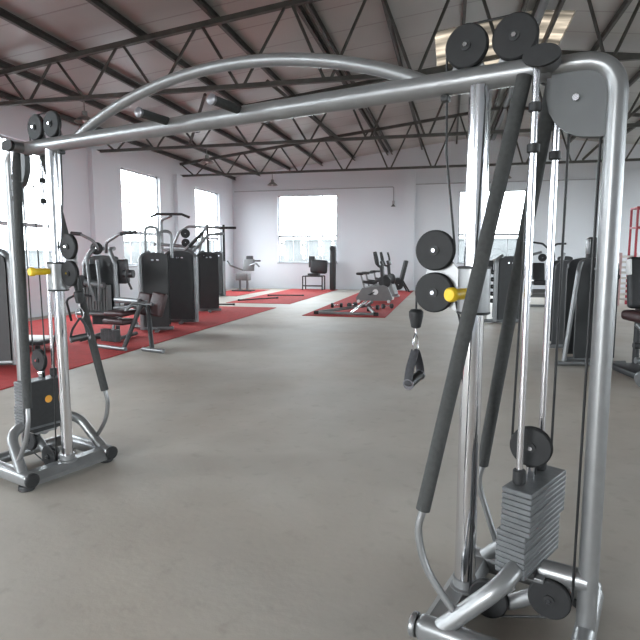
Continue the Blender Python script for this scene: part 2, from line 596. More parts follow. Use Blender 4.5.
# sway braces between trusses
def brace(p, q, label):
    m = MB(); P, Q = Vector(p), Vector(q)
    m.tube([(0, 0, 0), Q - P], 0.04, 8)
    o = m.build('sway_brace', TRUSS); o.location = P
    tag(o, label, 'brace')
brace((-7.0, 14.3, ZC + 0.06), (-5.6, 12.3, 5.2), 'dark diagonal steel brace rising from the middle truss, near the left wall')
brace((-2.9, 14.3, ZC + 0.06), (-4.1, 12.3, 5.4), 'dark diagonal steel brace rising from the middle truss, behind the machine arch')
brace((4.0, 19.3, ZC + 0.06), (5.2, 17.2, 5.8), 'dark diagonal steel brace rising from the farthest truss, right of ridge')

# pendant lamps hung from the trusses
def make_lamp(loc, label):
    root = tag(empty('pendant_lamp', loc), label, 'lamp', None)
    m = MB(); m.tube([(0, 0, -0.02), (0, 0, -0.22)], 0.012, 8); m.build('stem', LAMPMAT, root)
    m = MB(); m.lathe([(0.03, 0.0), (0.05, -0.01), (0.055, -0.09), (0.04, -0.10)], (0, 0, -0.2), seg=20); m.build('socket', LAMPMAT, root)
    m = MB(); m.lathe([(0.05, -0.09), (0.10, -0.12), (0.19, -0.20), (0.195, -0.205), (0.185, -0.205), (0.095, -0.128), (0.045, -0.098)], (0, 0, -0.2), seg=28)
    m.build('shade', LAMPMAT, root)
    m = MB(); m.lathe([(0.0, -0.10), (0.03, -0.11), (0.05, -0.16), (0.035, -0.20), (0.0, -0.215)], (0, 0, -0.2), seg=18); m.build('bulb', BULB, root)
make_lamp((-6.8, 9.52, ZC - 0.035), 'small dark pendant lamp hanging from the nearest truss')
make_lamp((-6.5, 14.3, ZC - 0.035), 'small dark pendant lamp hanging from the middle truss over left machines')
make_lamp((-6.27, 19.3, ZC - 0.035), 'small dark pendant lamp hanging from farthest truss above back left corner')
make_lamp((1.7, 19.3, ZC - 0.035), 'small dark pendant lamp hanging from farthest truss under the ridge')

# wiring on the back wall
m = MB(); m.tube([(-9.8, 0, 4.45), (-2.55, 0, 4.47)], 0.022, 8)
m.tube(fillet([(-2.6, 0, 4.47), (-2.45, 0, 4.47), (-2.45, 0, 3.85)], 0.1), 0.022, 8)
o = m.build('wall_conduit', CONDUIT); o.location = (0, YB - 0.025, 0)
tag(o, 'thin grey conduit along the back wall, turning down right of the window', 'conduit')
m = MB(); m.tube([(-1.5, 0, 4.55), (5.7, 0, 4.55)], 0.02, 8)
o = m.build('wall_conduit', CONDUIT); o.location = (0, YB - 0.025, 0)
tag(o, 'thin grey conduit along back wall above the right-hand window', 'conduit')
root = tag(empty('wall_lamp', (-2.45, YB - 0.001, 3.75)), 'small grey wall lamp at the lower end of the conduit', 'lamp')
MB().box((0, -0.04, 0.05), (0.1, 0.08, 0.16), None, 0.01).build('junction_box', CONDUIT, root)
MB().lathe([(0.02, 0), (0.10, -0.10), (0.105, -0.105), (0.09, -0.10), (0.015, -0.01)], (0, -0.1, -0.02), seg=20).build('shade', LAMPMAT, root)

# ------------------------------------------------------------------ red floor mats
def floor_mat_obj(x0, x1, y0, y1, label, t=0.012):
    m = MB(); m.box((0, 0, t / 2), (x1 - x0, y1 - y0, t), None, 0.004, 1)
    o = m.build('floor_mat', REDMAT); o.location = ((x0 + x1) / 2, (y0 + y1) / 2, 0.0)
    tag(o, label, 'mat')
floor_mat_obj(-9.4, -4.88, 1.5, 15.3, 'long red carpet strip under the left row of machines')
floor_mat_obj(-7.0, -4.85, 16.6, 24.3, 'red carpet strip below the left back window')
floor_mat_obj(-3.6, -1.5, 13.4, 24.2, 'red carpet strip in mid floor under the exercise bikes')
floor_mat_obj(-9.3, -7.75, 19.4, 23.4, 'small red carpet in the back left corner')

# ------------------------------------------------------------------ cable crossover machine
MX, MY, MA = -1.2305, 2.7372, -18.836
mach = tag(empty('cable_crossover', (MX, MY, 0), MA),
           'large silver cable crossover machine with two weight towers and arched top bar', 'exercise machine')
HALF, RODS, POST = 1.38, 0.265, 0.490
def hb(x):            # height of the top bar axis
    return 2.193 - 0.014 * x
def xs(side, s):
    return side * (HALF + s)

def pulley(parent, c, axis=(0, 1, 0), r=0.083, w=0.03, name='pulley', bolt=True):
    h = w / 2
    prof = [(0.012, -h), (r * 0.55, -h), (r * 0.93, -h * 0.95), (r, -h * 0.6), (r * 0.90, -h * 0.1), (r * 0.90, h * 0.1), (r, h * 0.6), (r * 0.93, h * 0.95), (r * 0.55, h), (0.012, h)]
    o = MB().lathe(prof, c, axis, 40).build(name, PULLEY, parent)
    if bolt:
        MB().lathe([(0.019, -h - 0.006), (0.019, h + 0.006)], c, axis, 20).build('hub', RUBBER, o)
        MB().lathe([(0.009, -h - 0.016), (0.009, h + 0.016)], c, axis, 6).build('bolt', CHROME, o)
    return o

# top bar between the towers
xa, xb = xs(-1, 0.28), xs(1, 0.28)
MB().tube([(xa, 0, hb(xa)), (xb, 0, hb(xb))], 0.045, 24).build('crossbar', SILVER, mach)
# arch above it
arc = []
for k in range(25):
    t = k / 24
    x = -1.09 + 2.26 * t
    arc.append((x, 0, hb(x) + 0.02 + 0.235 * (1 - (2 * t - 1) ** 2) ** 0.92))
MB().tube(arc, 0.03, 18).build('arch_tube', SILVER, mach)
# the dark rod lying above the bar
MB().tube([(0.26, 0.05, hb(0) + 0.03), (1.2, 0.05, hb(1) + 0.03)], 0.012, 8).build('tie_rod', RUBBER, mach)
# pull-up grips
for gx in (-0.265, 0.23):
    for s in (-1, 1):
        ln = 0.18 if s < 0 else 0.15
        g = MB().tube([(gx, s * 0.035, hb(gx) + 0.02), (gx, s * (0.035 + ln), hb(gx) + 0.025)], 0.022, 16).build('pull_up_grip', FOAM, mach)
        yc = s * (0.035 + ln)
        MB().lathe([(0.0, -0.004), (0.02, -0.004), (0.026, 0.0), (0.026, 0.012), (0.018, 0.017), (0.0, 0.018)], (gx, yc, hb(gx) + 0.025), (0, s, 0), 18).build('grip_cap', STEELP, g)

def tower(side):
    X = lambda s: xs(side, s)
    hz = hb(X(0))
    R_ = side > 0
    # bent outer post
    pts = fillet([(X(0.24), 0, hb(X(0.24))), (X(POST), 0, hb(X(POST))), (X(POST), 0, 0.05)], [0.19], 12)
    MB().tube(pts, 0.0355, 22).build('outer_post', SILVER, mach)
    # gusset plate in the bend
    gp = [(0.0, 0.0), (0.0, -0.10), (0.012, -0.15), (0.035, -0.19), (0.07, -0.222), (0.12, -0.243), (0.18, -0.25), (0.225, -0.245), (0.225, -0.11), (0.20, -0.05), (0.15, -0.012), (0.10, 0.0)]
    g = MB().prism([(side * a, b) for a, b in gp], (X(0.265), 0, hz - 0.015), (1, 0, 0), (0, 0, 1), 0.04).build('gusset_plate', GUSSET, mach)
    MB().lathe([(0.012, -0.034), (0.012, 0.034)], (X(0.365), 0, hz - 0.125), (0, 1, 0), 8).build('bolt', CHROME, g)
    # short crosspiece that the hand rails hang from
    zt = hz + 0.004
    xc = X(0.265)
    c = MB().tube([(xc, -0.12, zt), (xc, 0.12, zt)], 0.034, 20, ry=0.048).build('end_crosspiece', SILVER, mach)
    for s in (-1, 1):
        el = [(0.062 * math.cos(2 * math.pi * k / 32), 0.036 * math.sin(2 * math.pi * k / 32)) for k in range(32)]
        MB().prism(el, (xc, s * 0.126, zt), (1, 0, 0), (0, 0, 1), 0.02).build('end_cap', PULLEY, c)
    # chrome slide column
    S0 = 0.022 if R_ else -0.006
    MB().tube([(X(S0), 0, 0.10), (X(S0), 0, hz - 0.03)], 0.043 if R_ else 0.037, 28).build('slide_column', CHROME, mach)
    MB().lathe([(0.060, 0), (0.060, 0.012), (0.048, 0.016), (0.048, 0.05)], (X(S0), 0, 0.098), seg=28).build('column_collar', SILVER, mach)
    # sliding carriage
    car = MB().lathe([(0.058, 1.275), (0.063, 1.281), (0.063, 1.450), (0.058, 1.456)], (X(S0), 0, 0), seg=28).build('carriage', SILVER, mach)
    for z in (1.273, 1.452):
        MB().lathe([(0.060, 0), (0.066, 0.003), (0.066, 0.009), (0.060, 0.012)], (X(S0), 0, z - 0.004), seg=28).build('collar_ring', RUBBER, car)
    dz = -0.012 if R_ else 0.025
    for zc in (1.535 + dz, 1.362 + dz):
        pulley(car, (X(-0.142), 0, zc))
    for s in (1,):
        MB().prism([(-0.02, -0.10), (0.16, -0.02), (0.165, 0.0), (0.165, 0.20), (0.13, 0.215), (0.0, 0.06)] if side < 0 else [(0.02, -0.10), (-0.16, -0.02), (-0.165, 0.0), (-0.165, 0.20), (-0.13, 0.215), (0.0, 0.06)],
                   (X(-0.02), s * 0.024, 1.35), (1, 0, 0), (0, 0, 1), 0.006).build('pulley_bracket', SILVER, car)
    pd = (-0.28, -0.96, 0) if R_ else (0, -1, 0)
    pin = MB().lathe([(0.012, 0), (0.012, 0.07)], (X(S0), -0.055, 1.355 if R_ else 1.40), pd, 16).build('pin_barrel', CHROME, car)
    MB().lathe([(0.0, 0.006), (0.019, 0.008), (0.022, 0.03), (0.022, 0.105), (0.028, 0.11), (0.028, 0.130), (0.022, 0.138), (0.0, 0.139)], (X(S0), -0.055, 1.355 if R_ else 1.40), pd, 20).build('pull_knob', YELLOW, car)
    # top pulleys over the bar
    for s in (-0.035, 0.145):
        zc = hz + 0.127
        p = pulley(mach, (X(s), 0, zc), name='top_pulley')
        for q in (1,):
            MB().prism([(-0.075, -0.10), (0.075, -0.10), (0.03, 0.012), (0.0, 0.024), (-0.03, 0.012)], (X(s), q * 0.023, zc), (1, 0, 0), (0, 0, 1), 0.006).build('pulley_bracket', SILVER, p)
    MB().box((X(-0.115), 0, hz - 0.055), (0.03, 0.04, 0.025), None, 0.005).build('cable_guide', RUBBER, mach)
    # guide rods with stops; the right-hand stack stands slightly turned
    tw = R(-12 if R_ else 0)
    cw, sw = math.cos(tw), math.sin(tw)
    def ST(a, n, z):
        return (X(RODS) + a * cw - n * sw, a * sw + n * cw, z)
    for n in (-0.098, 0.098):
        p0 = ST(0, n, 0.30); p1 = ST(0, n, hz - 0.02)
        rod = MB().tube([p0, p1], 0.0125, 16).build('guide_rod', RODMAT, mach)
        for z in (1.86, 2.00):
            MB().lathe([(0.015, 0), (0.022, 0.004), (0.022, 0.03), (0.015, 0.034)], ST(0, n, z), seg=18).build('rod_stop', RUBBER, rod)
    # weight stack
    z = 0.305
    npl = 16
    for k in range(npl):
        dx = (-0.008 if k < 8 else 0.008) + (0.014 if R_ else 0.0)
        dx += random.uniform(-0.001, 0.001)
        m = MB().box(ST(dx, 0, z + 0.0102), (0.115, 0.33, 0.0198), (0, 0, math.degrees(tw)), 0.003, 1)
        w = m.build('weight_plate', PLATE, mach)
        z += 0.0213
    top = z
    MB().tube([ST(0, 0, top - 0.10), ST(0, 0, top + 0.04)], 0.017, 16).build('selector_rod', CHROME, mach)
    for n in (-0.098, 0.098):
        MB().lathe([(0.020, 0.0), (0.024, 0.005), (0.024, 0.05), (0.020, 0.055)], ST(0, n, top), seg=18).build('rod_bushing', RUBBER, mach)
    zp = 0.765 if R_ else 0.775
    p = pulley(mach, (X(RODS), 0, zp), name='stack_pulley', r=0.079)
    MB().box((X(RODS), 0.023, top + 0.065), (0.035, 0.008, 0.13), None, 0.003).build('pulley_yoke', RUBBER, p)
    # black number strip and round sticker on the stack's inner (left tower) face
    if not R_:
        sx = X(RODS) + 0.068
        st = MB().box((sx + 0.004, 0.0, 0.485), (0.006, 0.315, 0.31), None, 0.002, 1).build('stack_cover', RUBBER, mach)
        MB().lathe([(0.0, 0), (0.026, 0), (0.024, 0.004), (0.0, 0.004)], (sx + 0.007, 0.005, 0.505), (1, 0, 0), 24).build('round_sticker', ORANGE, st)
    MB().box((X(RODS), 0, 0.291), (0.10, 0.20, 0.026), None, 0.005).build('stack_cushion', RUBBER, mach)
    # base: two rails, front plate, rear tube, arch, stack support
    for s in (-1, 1):
        y = s * 0.30
        rl = MB().box((X(0.225), y, 0.075), (0.59, 0.085, 0.09), None, 0.03, 4).build('base_rail', SILVER, mach)
        MB().lathe([(0.0, 0.0), (0.044, 0.0), (0.047, 0.004), (0.047, 0.018), (0.038, 0.026), (0.0, 0.028)], (X(-0.068), y, 0.075), (-side, 0, 0), 24).build('end_cap', PULLEY if not R_ else SILVER, rl)
        for s2 in (-0.01, 0.45):
            MB().lathe([(0.046, 0), (0.050, 0.006), (0.046, 0.034), (0.03, 0.036)], (X(s2), y, 0.0), seg=22).build('foot_pad', RUBBER, rl)
    pr = [(-0.07, 0.03), (0.05, 0.03), (0.06, 0.06), (0.035, 0.105), (-0.035, 0.105), (-0.075, 0.06)]
    MB().prism([(side * a, b) for a, b in pr], (X(0), 0, 0), (1, 0, 0), (0, 0, 1), 0.53).build('front_channel', SILVER, mach)
    MB().tube([(X(POST), -0.28, 0.075), (X(POST), 0.28, 0.075)], 0.04, 18).build('rear_tube', SILVER, mach)
    ap = fillet([(X(0.02), -0.30, 0.09), (X(0.255), -0.25, 0.335), (X(0.255), 0.25, 0.335), (X(0.02), 0.30, 0.09)], 0.14, 10)
    MB().tube(ap, 0.034, 20).build('base_arch', SILVER, mach)
    MB().tube([(X(0.25), 0, 0.28), (X(POST), 0, 0.28)], 0.04, 18).build('stack_support', SILVER, mach)
    MB().box((X(0.285), 0, 0.27), (0.12, 0.16, 0.018), None, 0.004).build('stack_tray', SILVER, mach)
    MB().tube(fillet([(X(0.40), 0, 0.23), (X(0.20), 0, 0.09), (X(0.02), 0, 0.08)], 0.1), 0.03, 16).build('pulley_beam', SILVER, mach)
    # lower pulleys
    for s, zc, nm in ((0.365, 0.195, 'base_pulley'), (0.135, 0.115, 'base_pulley')):
        p = pulley(mach, (X(s), -0.045, zc), name=nm, r=0.079)
        MB().prism([(-0.02, -0.025), (0.025, -0.025), (0.10, 0.06), (0.09, 0.085), (-0.03, 0.03)], (X(s), -0.022, zc), (1, 0, 0), (0, 0, 1), 0.006).build('pulley_bracket', SILVER, p)
    # hand rails: foam sleeve above, bare tube below
    for s in (-1, 1):
        a = Vector((X((0.20 if s < 0 else 0.27) if R_ else (0.27 if s < 0 else 0.19)), s * 0.075, hz - 0.04)); bx = (-0.062 if s < 0 else 0.0) if R_ else -0.052
        b = Vector((X(bx), s * (0.30 if R_ and s > 0 else 0.285), 0.54))
        hr = MB().tube(smooth_path([b + (a - b) * 0.03, b, (X(bx - 0.012), s * 0.295, 0.45), (X(bx + 0.03), s * 0.298, 0.31), (X(0.085), s * 0.292, 0.165)], 8), 0.0145, 14).build('hand_rail', SILVER, mach)
        MB().tube([b, a], 0.027, 18).build('foam_sleeve', FOAM, hr)
    # cables
    y0 = 0.0
    def cab(pts):
        MB().tube(pts, 0.0048, 8).build('cable', CABLE, mach)
    zc = hz + 0.127
    cab([(X(-0.035 - 0.079), 0, zc), (X(-0.105), 0, 1.9), (X(-0.061), 0, 1.535)])
    cab([(X(-0.035), 0, zc + 0.079), (X(0.145), 0, zc + 0.079)])
    cab([(X(0.145 + 0.079), 0, zc), (X(RODS - 0.073), 0, 0.765)])
    cab([(X(RODS + 0.073), 0, 0.765), (X(RODS + 0.08), 0, hz - 0.16)])
    cab([(X(-0.061), 0, 1.362), (X(0.055), -0.02, 0.9), (X(0.06), -0.045, 0.115)])
    cab([(X(0.447), 0, hz - 0.2), (X(0.444), -0.045, 0.195)])
    cab([(X(0.135), -0.045, 0.038), (X(0.365), -0.045, 0.117)])
    # cable down to the handle, with its rubber stopper
    hx = X(-0.142 - 0.079)
    cab([(hx, 0, 1.362), (hx, 0, 1.20)])
    MB().lathe([(0.012, 0.0), (0.020, 0.004), (0.030, 0.05), (0.031, 0.07), (0.022, 0.08), (0.010, 0.082)], (hx, 0, 1.195), seg=20).build('cable_stopper', RUBBER, mach)
    MB().lathe([(0.006, 0.0), (0.006, 0.03)], (hx, 0, 1.168), seg=12).build('cable_end', CHROME, mach)
    return hx
HXL, HXR = tower(-1), tower(1)

# strap handles clipped to the two cables
def stirrup(hx, turn):
    M = Matrix.Translation((hx, 0, 1.176)) @ Matrix.Rotation(R(turn - MA), 4, 'Z')
    q = lambda pts: [M @ Vector(p) for p in pts]
    upv = M.to_3x3() @ Vector((1, 0, 0))
    pts = smooth_path(q([(0, 0, -0.075), (0.018, 0, -0.10), (0.045, 0, -0.15), (0.052, 0, -0.188), (0.035, 0, -0.20)]), 5)
    pts2 = smooth_path(q([(0, 0, -0.075), (-0.018, 0, -0.10), (-0.05, 0, -0.15), (-0.064, 0, -0.208), (-0.048, 0, -0.225)]), 5)
    st = MB().tube(pts, 0.006, 10, ry=0.02, up=upv).tube(pts2, 0.006, 10, ry=0.02, up=upv).build('cable_handle', STRAP, mach)
    loop = smooth_path(q([(0, 0, 0), (0.020, 0, -0.03), (0.022, 0, -0.065), (0.0, 0, -0.085), (-0.022, 0, -0.065), (-0.020, 0, -0.03), (0, 0, 0)]), 5)[:-1]
    MB().tube(loop, 0.0038, 8, True).build('carabiner', CHROME, st)
    g = q([(-0.062, 0, -0.214), (0.05, 0, -0.192)])
    MB().tube(g, 0.021, 18).build('grip', RUBBER, st)
    ax = (g[1] - g[0]).normalized()
    for p in g:
        MB().lathe([(0.008, -0.003), (0.024, -0.003), (0.024, 0.004), (0.008, 0.004)], p, ax, 18).build('grip_flange', STEELP, st)
stirrup(HXR, 68)
stirrup(HXL, 20)

# ------------------------------------------------------------------ selectorised machines in the background
def arch_profile(w, h, rise, n=10):
    pts = [(-w / 2, 0.0), (w / 2, 0.0), (w / 2, h - rise)]
    for k in range(1, n):
        a = math.pi * k / n
        pts.append((w / 2 * math.cos(a), h - rise + rise * math.sin(a)))
    pts.append((-w / 2, h - rise))
    return pts

def weight_tower(root, w=0.5, d=0.36, h=1.55, c=(0, 0), posts=(1, 1), led=True):
    cx, cy = c
    for s, nm in ((-1, 'front_shroud'), (1, 'rear_shroud')):
        sh = MB().prism(arch_profile(w, h - 0.22, 0.03), (cx, cy + s * (d / 2 - 0.02), 0.10), (1, 0, 0), (0, 0, 1), 0.035).build(nm, SHROUD, root)
        MB().prism(arch_profile(w * 0.97, 0.16, 0.10), (cx, cy + s * (d / 2 - 0.025), h - 0.16), (1, 0, 0), (0, 0, 1), 0.05).build('shroud_cap', UPHOL, sh)
        if led:
            for bx in (-0.05, 0.05):
                MB().box((cx + bx, cy + s * (d / 2 + 0.004), h - 0.15), (0.05, 0.012, 0.035), None, 0.004, 1).build('bolt_plate', CHROME, sh)
    st = MB()
    for k in range(14):
        st.box((cx, cy, 0.16 + k * 0.045), (w * 0.62, d * 0.45, 0.040), None, 0.004, 1)
    st.build('weight_stack', PLATE, root)
    MB().tube([(cx - 0.1, cy, 0.1), (cx - 0.1, cy, h - 0.1)], 0.012, 8).tube([(cx + 0.1, cy, 0.1), (cx + 0.1, cy, h - 0.1)], 0.012, 8).build('guide_rods', CHROME, root)
    for s, on in zip((-1, 1), posts):
        if on:
            yy = cy - d / 2 + 0.06
            MB().tube(fillet([(cx + s * (w / 2 + 0.045), yy, 0.04), (cx + s * (w / 2 + 0.045), yy, h - 0.10), (cx + s * (w / 2 - 0.12), cy, h - 0.01)], 0.14), 0.05, 16, ry=0.055).build('upright', SILVER_BG, root)
    MB().box((cx, cy, 0.05), (w + 0.14, 0.09, 0.07), None, 0.02).box((cx, cy - d / 2 - 0.02, 0.03), (0.08, 0.3, 0.045), None, 0.012).build('base_frame', SILVER_BG, root)

def tubes(root, name, paths, r, m, fil=0.1, seg=12):
    b = MB()
    for p in paths:
        b.tube(fillet(p, fil), r, seg)
    return b.build(name, m, root)
def pad(root, name, c, s, rot, m=UPHOL, bev=0.03):
    return MB().box(c, s, rot, min(bev, min(s) * 0.45), 3).build(name, m, root)
def grip(root, p, q, r=0.022, m=RUBBER):
    return MB().tube([p, q], r, 12).build('handle_grip', m, root)
def roller(root, p, q, r=0.06, m=UPHOL):
    return MB().tube([p, q], r, 16).build('roller_pad', m, root)
def disc(root, c, axis, r=0.07):
    return pulley(root, c, axis, r, 0.03)

def machine(loc, rz, label, name='weight_machine'):
    return tag(empty(name, (loc[0], loc[1], 0.012 if loc[0] < -4.88 and loc[1] < 15.3 else 0.0), rz), label, 'exercise machine')

# left row ---------------------------------------------------------
r = machine((-6.02, 6.2), 20, 'black weight tower at the left picture edge behind the cable machine', 'weight_tower')
weight_tower(r, 0.62, 0.4, 1.55)
pad(r, 'seat', (-0.3, 0.75, 0.5), (0.4, 0.4, 0.08), None)
pad(r, 'backrest', (-0.3, 0.98, 0.85), (0.36, 0.08, 0.6), (-10, 0, 0))
tubes(r, 'seat_frame', [[(0, 0.2, 0.05), (-0.3, 0.4, 0.06), (-0.3, 1.1, 0.06)], [(-0.3, 0.75, 0.06), (-0.3, 0.75, 0.48)], [(-0.3, 0.98, 0.06), (-0.3, 1.02, 0.8)]], 0.035, SILVER_BG, 0.08)

# multi-arm press with bull-horn handles
r = machine((-5.93, 8.72), 8, 'silver framed press machine with bull-horn handles beside dark platform', 'press_machine')
for s in (-1, 1):
    u = tubes(r, 'side_frame', [[(s * 0.28, -0.25, 0.28), (s * 0.28, -0.25, 1.35), (s * 0.16, -0.2, 1.6), (s * 0.1, 0.1, 1.62)]], 0.038, SILVER_BG, 0.16, 14)
MB().prism(arch_profile(0.42, 1.22, 0.05), (-0.05, 0.02, 0.28), (1, 0, 0), (0, 0, 1), 0.24).build('rear_shroud', SHROUD, r)
m = MB()
for k in range(9):
    m.box((-0.27 + k * 0.050, -0.24, 0.76), (0.042, 0.14, 0.46), None, 0.006, 1)
m.build('weight_stack', BIKEGREY, r)
MB().box((-0.06, -0.22, 0.50), (0.62, 0.42, 0.05), None, 0.012).build('stack_tray', SILVER_BG, r)
tubes(r, 'horn_arms', [[(-0.05, -0.1, 1.55), (-0.1, -0.25, 1.75), (-0.3, -0.3, 1.86), (-0.40, -0.3, 1.87)], [(0.05, -0.1, 1.55), (0.14, -0.25, 1.72), (0.40, -0.3, 1.86), (0.62, -0.3, 1.88)]], 0.026, SILVER_BG, 0.12)
grip(r, (-0.28, -0.3, 1.86), (-0.46, -0.3, 1.875), 0.032)
grip(r, (0.42, -0.3, 1.862), (0.70, -0.3, 1.89), 0.032)
disc(r, (-0.1, -0.14, 1.62), (0, 1, 0), 0.11)
disc(r, (0.24, -0.14, 1.30), (0, 1, 0), 0.12)
disc(r, (-0.12, -0.30, 1.22), (0, 1, 0), 0.13)
disc(r, (-0.30, -0.32, 1.05), (0, 1, 0), 0.11)
pad(r, 'chest_pad', (0.33, -0.1, 1.22), (0.2, 0.16, 0.42), (8, 0, 0))
roller(r, (0.40, -0.2, 1.18), (0.58, -0.2, 1.18), 0.07)
tubes(r, 'lever_arms', [[(-0.18, -0.34, 1.45), (-0.12, -0.40, 1.0), (-0.05, -0.36, 0.72)], [(0.0, -0.34, 1.42), (0.06, -0.40, 1.05), (0.02, -0.36, 0.72)]], 0.03, SILVER_BG, 0.1)
MB().tube([(-0.22, -0.36, 1.04), (0.12, -0.36, 0.98)], 0.055, 14).build('pivot_tube', SILVER_BG, r)
tubes(r, 'foot_lever', [[(-0.45, -0.45, 0.38), (-0.5, -0.5, 0.75), (-0.3, -0.45, 0.85), (-0.1, -0.4, 0.8)]], 0.02, UPHOL, 0.1)
tubes(r, 'base_frame', [[(-0.3, -0.45, 0.05), (-0.3, 0.45, 0.05)], [(0.3, -0.45, 0.05), (0.3, 0.45, 0.05)], [(-0.3, -0.2, 0.07), (0.3, -0.2, 0.07)], [(0.28, -0.25, 0.05), (0.28, -0.25, 0.50)], [(-0.28, -0.25, 0.05), (-0.28, -0.25, 0.50)]], 0.035, UPHOL, 0.05)

# low dark platform
o = empty('step_platform', (-6.75, 7.5, 0.012), 4)
tag(o, 'low flat platform with black rim and pale deck on the red carpet', 'platform')
MB().box((0, 0, 0.14), (1.15, 0.62, 0.07), None, 0.02).build('rim', UPHOL, o)
MB().box((0, 0.02, 0.178), (1.02, 0.5, 0.014), None, 0.005).build('deck', CREAM, o)
for sx in (-0.5, 0.5):
    for sy in (-0.25, 0.25):
        MB().lathe([(0.04, 0), (0.045, 0.01), (0.035, 0.11)], (sx, sy, 0), seg=14).build('leg', RUBBER, o)

# leg extension with maroon pads
r = machine((-5.12, 8.05), -14, 'leg extension bench with maroon pads and silver crossing legs', 'leg_extension_bench')
pad(r, 'backrest', (0.25, 0.12, 0.71), (0.27, 0.10, 0.36), (-14, 6, 0), MAROON)
pad(r, 'backrest', (0.52, 0.14, 0.71), (0.27, 0.10, 0.38), (-14, 8, 0), MAROON)
pad(r, 'seat', (0.0, -0.12, 0.58), (0.42, 0.40, 0.08), (4, 0, 0), MAROON)
pad(r, 'seat', (0.04, -0.22, 0.45), (0.46, 0.30, 0.09), (0, 0, 0), MAROON)
MB().tube([(-0.36, 0.1, 0.76), (0.22, 0.05, 0.75)], 0.05, 16).build('roller_tube', SILVER_BG, r)
tubes(r, 'leg', [[(-0.45, -0.3, 0.03), (0.28, -0.34, 0.03)]], 0.032, SILVER_BG, 0.05)
tubes(r, 'leg', [[(0.5, -0.2, 0.03), (0.95, -0.22, 0.03)]], 0.032, SILVER_BG, 0.05)
tubes(r, 'leg', [[(0.22, -0.32, 0.04), (0.4, -0.1, 0.72)]], 0.036, UPHOL, 0.05)
tubes(r, 'leg', [[(0.70, -0.2, 0.04), (0.42, 0.02, 0.70)]], 0.036, UPHOL, 0.05)
tubes(r, 'frame', [[(-0.02, -0.32, 0.25), (0.0, -0.3, 0.40), (0.2, -0.1, 0.72), (0.35, 0.1, 0.75)], [(-0.2, -0.1, 0.64), (0.5, 0.05, 0.72)]], 0.024, SILVER_BG, 0.08)
m = MB()
for k in range(4):
    m.tube([(-0.22 + 0.09 * k, -0.3, 0.13), (-0.22 + 0.09 * k, -0.3, 0.32)], 0.06, 14)
m.build('roller_pad', UPHOL, r)
tubes(r, 'side_handle', [[(0.16, -0.05, 0.95), (0.1, -0.1, 1.15), (0.12, -0.1, 1.28)]], 0.018, RUBBER, 0.05)

# three weight towers standing in line
r = machine((-5.66, 9.95), 24, 'dark weight tower directly behind the maroon leg extension bench', 'weight_tower')
weight_tower(r, 0.47, 0.38, 1.56, posts=(1, 0))
for x0, x1 in ((-0.20, 0.04), (0.06, 0.30)):
    tubes(r, 'hoop', [[(x0, 0.1, 1.45), (x0, 0.1, 2.06 if x0 < 0 else 1.98), (x1, 0.1, 2.06 if x0 < 0 else 1.98), (x1, 0.1, 1.45)]], 0.03, SILVER_BG, 0.12)
pad(r, 'seat', (-0.5, 0.55, 0.5), (0.4, 0.4, 0.08), None)
tubes(r, 'seat_frame', [[(0, 0.1, 0.05), (-0.5, 0.3, 0.06), (-0.5, 0.8, 0.06)], [(-0.5, 0.55, 0.06), (-0.5, 0.55, 0.47)]], 0.035, SILVER_BG, 0.08)

r = machine((-5.82, 11.3), 20, 'lat pulldown tower with high curved bar, middle of the left row', 'lat_pulldown_machine')
weight_tower(r, 0.56, 0.40, 1.60, posts=(1, 1))
tubes(r, 'mast', [[(-0.45, 0.35, 0.05), (-0.45, 0.35, 2.3), (-0.20, 0.15, 2.38)], [(-0.45, 0.35, 1.62), (0.25, 0.1, 1.62)], [(-0.6, 0.2, 1.75), (0.4, 0.1, 1.68)]], 0.036, SILVER_BG, 0.12)
tubes(r, 'pulldown_bar', [[(-0.62, 0.0, 2.33), (-0.48, 0.0, 2.40), (0.05, 0.0, 2.40), (0.22, 0.0, 2.33)]], 0.028, RUBBER, 0.06)
tubes(r, 'press_arms', [[(0.1, -0.05, 1.62), (0.5, -0.1, 2.0), (0.62, -0.1, 2.18)], [(0.24, -0.05, 1.55), (0.62, -0.1, 1.95), (0.95, -0.1, 1.98)]], 0.032, SILVER_BG, 0.14)
grip(r, (0.2, -0.06, 1.70), (0.52, -0.1, 2.02), 0.038)
disc(r, (0.12, -0.02, 1.98), (0, 1, 0), 0.10)
disc(r, (0.12, -0.02, 1.78), (0, 1, 0), 0.09)
pad(r, 'seat', (-0.5, 0.75, 0.5), (0.4, 0.4, 0.08), None)
tubes(r, 'seat_frame', [[(0, 0.1, 0.05), (-0.5, 0.45, 0.06), (-0.5, 1.0, 0.06)], [(-0.5, 0.75, 0.06), (-0.5, 0.75, 0.47)]], 0.035, SILVER_BG, 0.08)

r = machine((-6.3, 13.8), 26, 'dark weight tower with twin black masts at end of the left row', 'weight_tower')
weight_tower(r, 0.50, 0.42, 1.60, posts=(1, 0))
tubes(r, 'portal_frame', [[(-1.1, 0.1, 1.3), (-0.75, 0.0, 2.1), (-0.5, -0.02, 2.26), (0.35, -0.02, 2.24)], [(-0.28, 0.05, 1.4), (-0.1, 0.0, 2.2)]], 0.034, SILVER_BG, 0.14)
for x in (0.0, 0.42):
    MB().tube([(x, 0.02, 1.35), (x, 0.02, 2.32)], 0.032, 12).build('mast', RUBBER, r)
grip(r, (0.3, -0.02, 2.235), (0.75, -0.02, 2.24), 0.034)
disc(r, (-0.12, -0.25, 1.50), (0, 1, 0), 0.07)
pad(r, 'seat', (-0.75, 0.2, 0.55), (0.4, 0.4, 0.08), None)
pad(r, 'backrest', (-0.75, 0.42, 0.95), (0.34, 0.08, 0.6), (-8, 0, 0))
